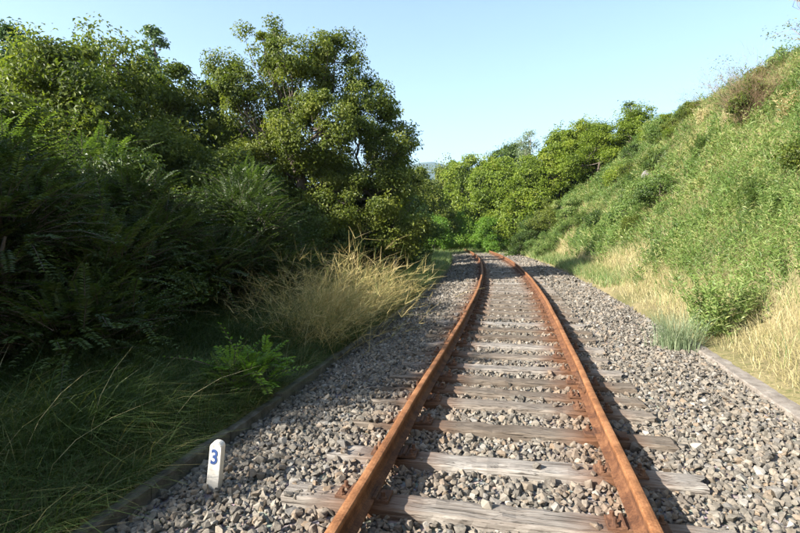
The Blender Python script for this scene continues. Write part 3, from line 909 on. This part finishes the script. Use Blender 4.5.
for i, (x, y, s, sz, k, m_, lab) in enumerate([
    (-5.9, 40.5, 1.05, .95, 0, 'leaf_bright', 'bright green bush inside the bend by the end of the rails'),
    (-4.6, 47.5, 1.2, 1.2, 1, 'leaf_bright', 'bright green bush straight beyond the end of the rails'),
    (-2.2, 44.0, 1.0, 1.0, 2, 'leaf_bright', 'bright green bush at the foot of the tall yellow green tree'),
    (7.4, 37.6, 1.25, .95, 1, 'leaf_yellow', 'round green tree on top of the slope ridge'),
    (5.7, 38.8, 1.3, 1.1, 2, 'leaf_yellow', 'round yellow green tree beside the ridge top tree'),
    (1.3, 40.5, .9, .85, 0, 'leaf_mid', 'dark bush under the yellow green trees at the slope foot'),
    (2.4, 38.6, .85, .8, 1, 'leaf_olive', 'olive bush in front of the dark bush on the slope foot'),
    (.4, 37.6, .6, .6, 2, 'leaf_mid', 'low green bush at the slope foot by the bend'),
    (3.4, 36.2, .7, .6, 0, 'slope', 'light green bush on the slope in front of the olive bush'),
    (1.8, 33.0, .6, .5, 1, 'slope', 'light green low bush near the foot of the slope before the bend')]):
    place(T_LOW[k], 'bushy_tree', lab, 'bush', x, y, i * 2.3, (s, s, sz), mat=M[m_])

# ---- shrubs on the slope
r = np.random.default_rng(33)
for i in range(62):
    y = 11 + 25 * r.random() ** .8; u = r.uniform(4.6, 9.8)
    x = u + float(xc(y))
    s = r.uniform(.4, 1.2)
    mi = int(r.integers(0, 5))
    if math.hypot(x - 7.4, y - 18.7) < 1.9 or math.hypot(x - 8.0, y - 23.6) < 2.2 or (x > 6.6 and 12 < y < 19): continue
    place(SHRUB[i % 3], 'slope_shrub', ('low pale green leafy shrub on the sunlit slope', 'deep green shrub on the sunlit slope', 'bright yellow green shrub on the sunlit slope', 'low pale green leafy shrub on the sunlit slope', 'olive green shrub on the sunlit slope')[mi], 'shrub', x, y, r.uniform(0, 6.28), (s, s, s * r.uniform(.7, 1.1)), 'shrubs on the sunlit slope', (M['slope'], M['leaf_mid'], M['leaf_yellow'], M['slope'], M['leaf_olive'])[mi])
place(T_BARE, 'bare_bush', 'bare grey lilac bush on the skyline of the slope', 'bush', 8.1, 23.6, .4, (1.1, 1.1, 1.25))
place(SHRUB[0], 'slope_shrub', 'small dark green shrub on the skyline beside the bare bush', 'shrub', 7.9, 22.0, 1.2, (.8, .8, 1.0), mat=M['leaf_mid'])

def make_twig_bush(name, seed, n, h, spread, mat, width=.006, leafmat=None):
    """fan of thin straight stems with forked tips"""
    r = np.random.default_rng(seed)
    acc = Acc()
    return acc, r

def broom_mesh(name, seed, n, h, w, mat, up=1.0, bias=(0, 0), shoots=5):
    r = np.random.default_rng(seed)
    acc = Acc()
    base = np.stack([r.normal(0, w * .16, n), r.normal(0, w * .16, n), np.full(n, -.03)], 1)
    a = r.uniform(0, 2 * PI, n); tl = np.clip(np.abs(r.normal(0, .55, n)), 0, .85) / up
    d = unit(np.stack([np.cos(a) * tl + bias[0], np.sin(a) * tl + bias[1], np.ones(n)], 1))
    L = h * np.clip(r.normal(.82, .2, n), .3, 1.25)
    def ribbons(b, d, L, w0, segs, curve):
        m = len(b)
        side = unit(np.cross(d, rand_dir(m, r)))
        out = unit(np.stack([d[:, 0], d[:, 1], np.zeros(m)], 1))
        rows = []
        for k in range(segs + 1):
            t = k / segs
            p = b + d * (L * t)[:, None] + out * (curve * L * t * t)[:, None]
            p[:, 2] -= curve * L * t * t * .55
            ww = (w0 * (1 - .75 * t) * .5)
            rows.append(np.stack([p - side * ww, p + side * ww], 1))
        v = np.stack(rows, 1); mm = (segs + 1) * 2
        q = np.array([(2 * k, 2 * k + 1, 2 * k + 3, 2 * k + 2) for k in range(segs)])
        f = (np.arange(m)[:, None, None] * mm + q[None]).reshape(-1, 4)
        acc.add(v.reshape(-1, 3), f, np.repeat(.42 + r.normal(0, .27, m), segs))
        return v
    cv = np.clip(np.abs(r.normal(.18, .16, n)), 0, .5)
    v = ribbons(base, d, L, .0042, 5, cv)
    for rep in range(shoots):                      # side shoots
        row = r.integers(2, 6, n)
        pb = v[np.arange(n), row].mean(1)
        dd = unit(d + r.normal(0, .52, (n, 3)) + np.array([0, 0, .08]))
        ribbons(pb, dd, L * r.uniform(.06, .30, n), .0036, 2, r.uniform(-.2, .6, n))
    return acc.mesh(name, mat)

def single(me, name, label, cat, x, y, rotz=0, scale=1.0, group=None, mat=None, sink=.02):
    o = link(name, me, None, (x, y, ground(x, y) - sink), (0, 0, rotz), scale, mat)
    return tag(o, label, cat, group)

RED = broom_mesh('twiggy_bush', 300, 900, 1.5, 1.6, M['redtwig'], up=.8)
e = empty('twiggy_bush', (7.3, 18.7, ground(7.3, 18.7) - .05), 0, 1.15)
tag(e, 'reddish brown dry twiggy bush near the top of the slope', 'bush')
link('stems', RED, e)
link('leaves', SHRUB[1][1], e, (0, 0, .05), (0, 0, 1), (.9, .9, 1.0), M['leaf_olive'])
# overhanging thin tree on the ridge at the corner
place(T_TWIG, 'leafy_tree', 'thin bare tree on the ridge hanging over the top of the slope', 'tree', 8.0, 16.3, 2.0, (1.0, 1.0, .62), mat=M['leaf_blue'])

# ---- dry broom bushes by the kerb
BR = [broom_mesh('dry_broom', 310 + k, 230, 1.12, 1.6, M['broom'], up=.68, bias=(.20, -.05), shoots=18) for k in range(2)]
for i, (x, y, s, lab) in enumerate([(-2.75, 7.3, 1.05, 'big straw coloured dry broom bush leaning over the shaded kerb'),
                                    (-2.9, 8.8, 1.3, 'taller dry broom bush behind the big straw coloured one'),
                                    (-2.85, 10.4, .9, 'small dry broom bush last in the row along the kerb'),
                                    (-3.15, 8.0, .95, 'shaded brown broom bush at the back of the dry broom row')]):
    single(BR[i % 2], 'dry_broom', lab, 'bush', x, y, (0, .5, -.3, .3)[i], s)

# ---- bright green small shrub in front of the broom
GS = make_spray_bush('sapling', 320, [(0, 0, .22, .2, .2, .2), (.13, .05, .36, .14, .14, .16), (-.2, 0, .30, .14, .14, .12), (.05, -.1, .2, .2, .2, .15)], 95, 8, .24, .062, M['leaf_bright'], trunk_r=.008, droop=.35, up=.5)
place(GS, 'green_sapling', 'small bright green leafy sapling by the kerb below the dry broom', 'sapling', -2.5, 4.85, .5, .95, sink=.02)
place(GS, 'green_sapling', 'dim green sapling tucked against the bright leafy sapling', 'sapling', -2.7, 4.65, 2.5, .75, sink=.02, mat=M['leaf_mid'])

# ---- plants at the foot of the slope
def tuft_mesh(name, seed, n, h, w, mat, width=.006, droop=.5, segs=3, spread=.12):
    r = np.random.default_rng(seed); acc = Acc()
    b = np.stack([r.normal(0, spread, n), r.normal(0, spread, n), np.zeros(n)], 1)
    a = np.arctan2(b[:, 1], b[:, 0]) + r.normal(0, .7, n)
    v, f, sg = blades(b, np.stack([np.cos(a), np.sin(a)], 1), h * np.clip(r.normal(.8, .22, n), .3, 1.3), np.full(n, width), r, segs, droop)
    acc.add(v, f, np.repeat(.5 + r.normal(0, .2, n), sg))
    return acc.mesh(name, mat)
BT = tuft_mesh('wormwood_plant', 330, 520, .62, .5, M['leaf_blue'], .007, .45, 3, .13)
single(BT, 'feathery_plant', 'grey green feathery plant growing over the end of the pale kerb', 'plant', 2.32, 8.15, 0, 1.0, sink=.3 - .28)
bpy.data.objects['feathery_plant'].location.z = -.06
def reed_pair(seed, stems_n, h, spread):
    """upright leafy stems with narrow arching leaves"""
    r = np.random.default_rng(seed); wood = Acc(); leaf = Acc()
    for q_ in range(stems_n):
        a = r.uniform(0, 2 * PI); lean = r.uniform(.05, .42); L = h * r.uniform(.55, 1.1)
        b0 = np.array([r.normal(0, spread), r.normal(0, spread), -.03])
        t = np.linspace(0, 1, 5)[:, None]
        p = b0 + np.concatenate([math.cos(a) * lean * L * t ** 1.4, math.sin(a) * lean * L * t ** 1.4, L * (t - .12 * t * t)], 1)
        tube(wood, p, .005 * (1.1 - .8 * t[:, 0]), 4)
        m = 55
        tt = r.uniform(.15, 1, m)
        P = np.stack([np.interp(tt, t[:, 0], p[:, i]) for i in range(3)], 1)
        ax = unit(rand_dir(m, r) * np.array([1, 1, .3]) + np.array([0, 0, .55]))
        LL = h * r.uniform(.055, .11, m)
        v, f = leaf_quads(P, ax, unit(np.array([-.3, -.3, .7]) + r.normal(0, .4, (m, 3))), LL, LL * .2)
        leaf.add(v, f, .55 + r.normal(0, .16, m))
    return wood.mesh('reed_stems', M['slope'], True), leaf.mesh('reed_leaves', M['slope'])
REED = reed_pair(341, 60, 1.15, .13)
place(REED, 'leafy_shrub', 'upright green shrub rising from the dry grass behind the grey green plant', 'shrub', 2.95, 8.75, 0, .95, stem='stems', crown='leaves')
place(REED, 'leafy_shrub', 'smaller upright green shrub in the dry grass beside the taller one', 'shrub', 3.6, 9.2, 2, .7, stem='stems', crown='leaves')

rw = np.random.default_rng(44)
for i in range(16):                                   # tall weeds scattered over the slope
    y = rw.uniform(9.5, 26); u = rw.uniform(3.6, 8.8); x = u + float(xc(y)); sc_ = rw.uniform(.5, .95)
    place(REED, 'tall_weed', 'tall upright weed with narrow leaves standing on the slope', 'weed', x, y, rw.uniform(0, 6), sc_, 'tall weeds on the slope', (M['slope'], M['leaf_blue'], M['leaf_mid'], M['grass_dry'])[i % 4], stem='stems', crown='leaves')
for i in range(12):                                   # ragged crest
    y = 15 + 1.6 * i + rw.uniform(-.6, .6); u = rw.uniform(8.9, 9.8); x = u + float(xc(y)); sc_ = rw.uniform(.4, .85)
    if i % 3 == 0:
        place(T_BARE, 'bare_bush', 'small bare twiggy bush on the crest of the slope', 'bush', x, y, rw.uniform(0, 6), sc_, 'bare bushes on the slope crest')
    else:
        place(SHRUB[i % 3], 'slope_shrub', 'small shrub on the crest of the slope', 'shrub', x, y, rw.uniform(0, 6), sc_, 'shrubs on the slope crest', (M['leaf_olive'], M['slope'])[i % 2])

# ---- loose grey rocks on the slope
r = np.random.default_rng(8)
RK = stone_variants(3, 15, 16)
rk = [new_mesh('rock', v, f, M['rock']) for v, f in RK]
for i, (u, y) in enumerate([(7.0, 25.2), (6.6, 25.9), (6.9, 26.8), (6.2, 26.4), (5.9, 27.3), (6.4, 28.3), (7.3, 27.6)]):
    x = u + float(xc(y)); s = r.uniform(.22, .42)
    tag(link('rock', rk[i % 3], None, (x, y, ground(x, y) + s * .25), (r.normal(0, .3), r.normal(0, .3), r.uniform(0, 6)), s), 'loose grey rock lying in the grass halfway up the slope', 'rock', 'loose rocks on the slope')

# ------------------------------------------------------------------ grasses and ground cover (uncountable)
r = np.random.default_rng(55)
def slope_pts(n, y0, y1, u0, u1, r, pw=1.0):
    y = y0 + (y1 - y0) * r.random(n) ** pw; u = u0 + (u1 - u0) * r.random(n)
    return u, y
def patch(u, y):
    return wob(u * 1.0, y * .8, .55) + .5 * wob(u + 9, y + 4, 1.5)

# dry straw grass at the foot of the slope and in patches higher up
acc = Acc()
u, y = slope_pts(130000, 0.5, 44, 2.72, 10.5, r, 1.6)
edge = 4.1 + .9 * sstep(9, 5, y) + .25 * patch(u, y)
keep = (u < edge) | ((patch(u, y) > .1) & (r.random(len(u)) < .6) & (y > 12)) | ((patch(u, y) > -.3) & (u > 4.8) & (y > 17) & (y < 33) & (r.random(len(u)) < .7)) | (r.random(len(u)) < .2)
keep &= ~((u < 2.85) & (r.random(len(u)) < .6))
u, y = u[keep], y[keep]
n = len(u)
a = r.normal(PI * .9, 1.1, n)
base = np.stack([u + xc(y), y, ground_u(u, y) - .01], 1)
far = np.clip(y / 10, .9, 3.2)
v, f, sg = blades(base, np.stack([np.cos(a), np.sin(a)], 1), r.uniform(.16, .46, n) * np.clip((u - 2.4), .45, 1.25), .0045 * far, r, 2, 1.0)
acc.add(v, f, np.repeat(.5 + r.normal(0, .2, n) + .15 * wob(u, y, 1.3), sg))
tag(link('dry_grass', acc.mesh('dry_grass', M['grass_dry'])), 'pale dry grass along the foot of the slope', 'grass', kind='stuff')

# green grass mixed through the slope
acc = Acc()
u, y = slope_pts(60000, 4.5, 42, 3.0, 10.5, r, 1.5)
keep = (u > 4.0 + .5 * patch(u, y)) | (r.random(len(u)) < .12)
u, y = u[keep], y[keep]; n = len(u)
a = r.uniform(0, 2 * PI, n)
base = np.stack([u + xc(y), y, ground_u(u, y) - .01], 1)
far = np.clip(y / 12, .8, 2.8)
v, f, sg = blades(base, np.stack([np.cos(a), np.sin(a)], 1), r.uniform(.2, .6, n), .007 * far, r, 2, .8)
acc.add(v, f, np.repeat(.5 + r.normal(0, .22, n), sg))
tag(link('slope_grass', acc.mesh('slope_grass', M['grass_green'])), 'green grass growing through the slope undergrowth', 'grass', kind='stuff')

# leafy undergrowth: leafy stems growing in domed clumps
acc = Acc()
nc = 2300
cu, cy = slope_pts(nc, 5.0, 43, 3.6, 10.4, r, 1.3)
keep = (cu > 4.2 + .7 * sstep(9, 5, cy) + .35 * patch(cu, cy)) & ((patch(cu, cy) < .15) | (r.random(nc) < .35)) & ((cy < 16) | (cy > 34) | (r.random(nc) < .42 + .4 * (cu < 4.9)))
cu, cy = cu[keep], cy[keep]; nc = len(cu)
crad = r.uniform(.3, .8, nc); ch = crad * r.uniform(.55, 1.15, nc); ctone = r.normal(0, .2, nc); lng = r.uniform(.8, 1.5, nc)
per = 22
k = np.repeat(np.arange(nc), per); n = len(k)
rr = np.sqrt(r.random(n)); aa = r.uniform(0, 2 * PI, n)
u = cu[k] + rr * crad[k] * np.cos(aa); y = cy[k] + rr * crad[k] * np.sin(aa)
keep = u > 3.0
u, y, k, rr, aa = u[keep], y[keep], k[keep], rr[keep], aa[keep]; n = len(u)
base = np.stack([u + xc(y), y, ground_u(u, y)], 1)
h = ch[k] * np.sqrt(np.clip(1.05 - rr ** 2, .1, 1)) * r.uniform(.7, 1.25, n)
lean = np.stack([np.cos(aa), np.sin(aa)], 1) * (rr * .5)[:, None] + r.normal(0, .15, (n, 2))
ct = r.normal(0, .08, n) + ctone[k]
NL = 12
for q_ in range(NL):
    t = (q_ + .8) / NL
    P = base + np.concatenate([lean * (h * t)[:, None], (h * t)[:, None]], 1) + r.normal(0, .02, (n, 3))
    ax = unit(rand_dir(n, r) * np.array([1, 1, .4]) + np.array([0, 0, .6]))
    nr = unit(np.array([-.3, -.2, .5]) + r.normal(0, .45, (n, 3)))
    L = r.uniform(.055, .125, n) * lng[k] * np.clip(y / 16, .75, 1.5)
    v, f = leaf_quads(P, ax, nr, L, L * .24)
    acc.add(v, f, .5 + ct + r.normal(0, .11, n))
tag(link('slope_undergrowth', acc.mesh('slope_undergrowth', M['slope'])), 'dense green leafy undergrowth covering the sunlit slope', 'undergrowth', kind='stuff')

# long grass on the shaded side
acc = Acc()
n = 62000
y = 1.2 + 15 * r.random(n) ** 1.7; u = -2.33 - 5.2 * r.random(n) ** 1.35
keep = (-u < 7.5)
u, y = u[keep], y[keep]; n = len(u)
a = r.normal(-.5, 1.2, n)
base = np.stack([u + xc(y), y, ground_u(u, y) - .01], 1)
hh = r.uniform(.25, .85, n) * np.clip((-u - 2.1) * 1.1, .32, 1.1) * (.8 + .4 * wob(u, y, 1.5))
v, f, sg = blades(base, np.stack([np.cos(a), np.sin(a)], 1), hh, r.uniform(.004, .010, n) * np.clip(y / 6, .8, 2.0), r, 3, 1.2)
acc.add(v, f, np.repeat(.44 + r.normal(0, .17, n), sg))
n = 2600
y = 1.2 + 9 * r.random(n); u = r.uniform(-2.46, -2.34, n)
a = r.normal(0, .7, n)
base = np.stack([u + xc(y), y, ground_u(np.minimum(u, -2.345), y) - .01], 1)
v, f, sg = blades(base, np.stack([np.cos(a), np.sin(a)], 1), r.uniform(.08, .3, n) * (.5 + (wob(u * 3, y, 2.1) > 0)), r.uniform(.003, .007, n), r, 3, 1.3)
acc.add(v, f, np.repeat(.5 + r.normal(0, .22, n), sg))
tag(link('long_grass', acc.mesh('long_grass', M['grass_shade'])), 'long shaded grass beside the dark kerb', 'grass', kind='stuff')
# straw stalks standing in it
acc = Acc()
n = 170
y = 1.6 + 11 * r.random(n); u = -2.45 - 3.6 * r.random(n)
a = r.normal(.2, 1.0, n)
base = np.stack([u, y, ground_u(u, y)], 1); base[:, 0] += xc(y)
v, f, sg = blades(base, np.stack([np.cos(a), np.sin(a)], 1), r.uniform(.4, .95, n), r.uniform(.003, .006, n), r, 4, .9)
acc.add(v, f, np.repeat(.5 + r.normal(0, .2, n), sg))
tag(link('straw_stalks', acc.mesh('straw_stalks', M['grass_dry'])), 'scattered straw stalks in the long shaded grass', 'grass', kind='stuff')

# grass verge and overgrowth at the far end of the rails
acc = Acc()
n = 22000
y = 10 + 36 * r.random(n) ** .8; u = np.where((r.random(n) < .6) | (y < 16), -2.3 - 2.6 * r.random(n) ** 1.3, 2.7 + 1.0 * r.random(n))
n2 = 9000
y2 = 39.5 + 14 * r.random(n2); u2 = r.uniform(-3.5, 3.5, n2)
u = np.concatenate([u, u2]); y = np.concatenate([y, y2]); n = len(u)
a = r.uniform(0, 2 * PI, n)
zz = np.where(np.abs(u) < 2.3, ballast_u(u, y), ground_u(u, y))
base = np.stack([u + xc(y), y, zz - .02], 1)
hh = r.uniform(.2, .6, n) * np.where(np.abs(u) < 2.4, .8 * sstep(39, 46, y) + .25, 1.0)
v, f, sg = blades(base, np.stack([np.cos(a), np.sin(a)], 1), hh, .016 * np.clip(y / 20, .6, 2.0), r, 2, .8)
acc.add(v, f, np.repeat(.55 + r.normal(0, .22, n), sg))
tag(link('verge_grass', acc.mesh('verge_grass', M['grass_green'])), 'yellowing grass verge along the ballast towards the bend', 'grass', kind='stuff')

# ------------------------------------------------------------------ the air: thin even haze round the whole place
v, f = box_np(-4600, 4600, -3300, 5200, -60, 640)
hm, nt, bs, out = mat_new('haze_air')
nt.nodes.remove(bs)
pv = nt.nodes.new('ShaderNodeVolumePrincipled')
pv.inputs['Color'].default_value = (.55, .78, 1.0, 1)
pv.inputs['Density'].default_value = .00016
pv.inputs['Anisotropy'].default_value = .2
nt.links.new(pv.outputs[0], out.inputs['Volume'])
hz = link('haze', new_mesh('haze', v, f, hm))
tag(hz, kind='stuff')
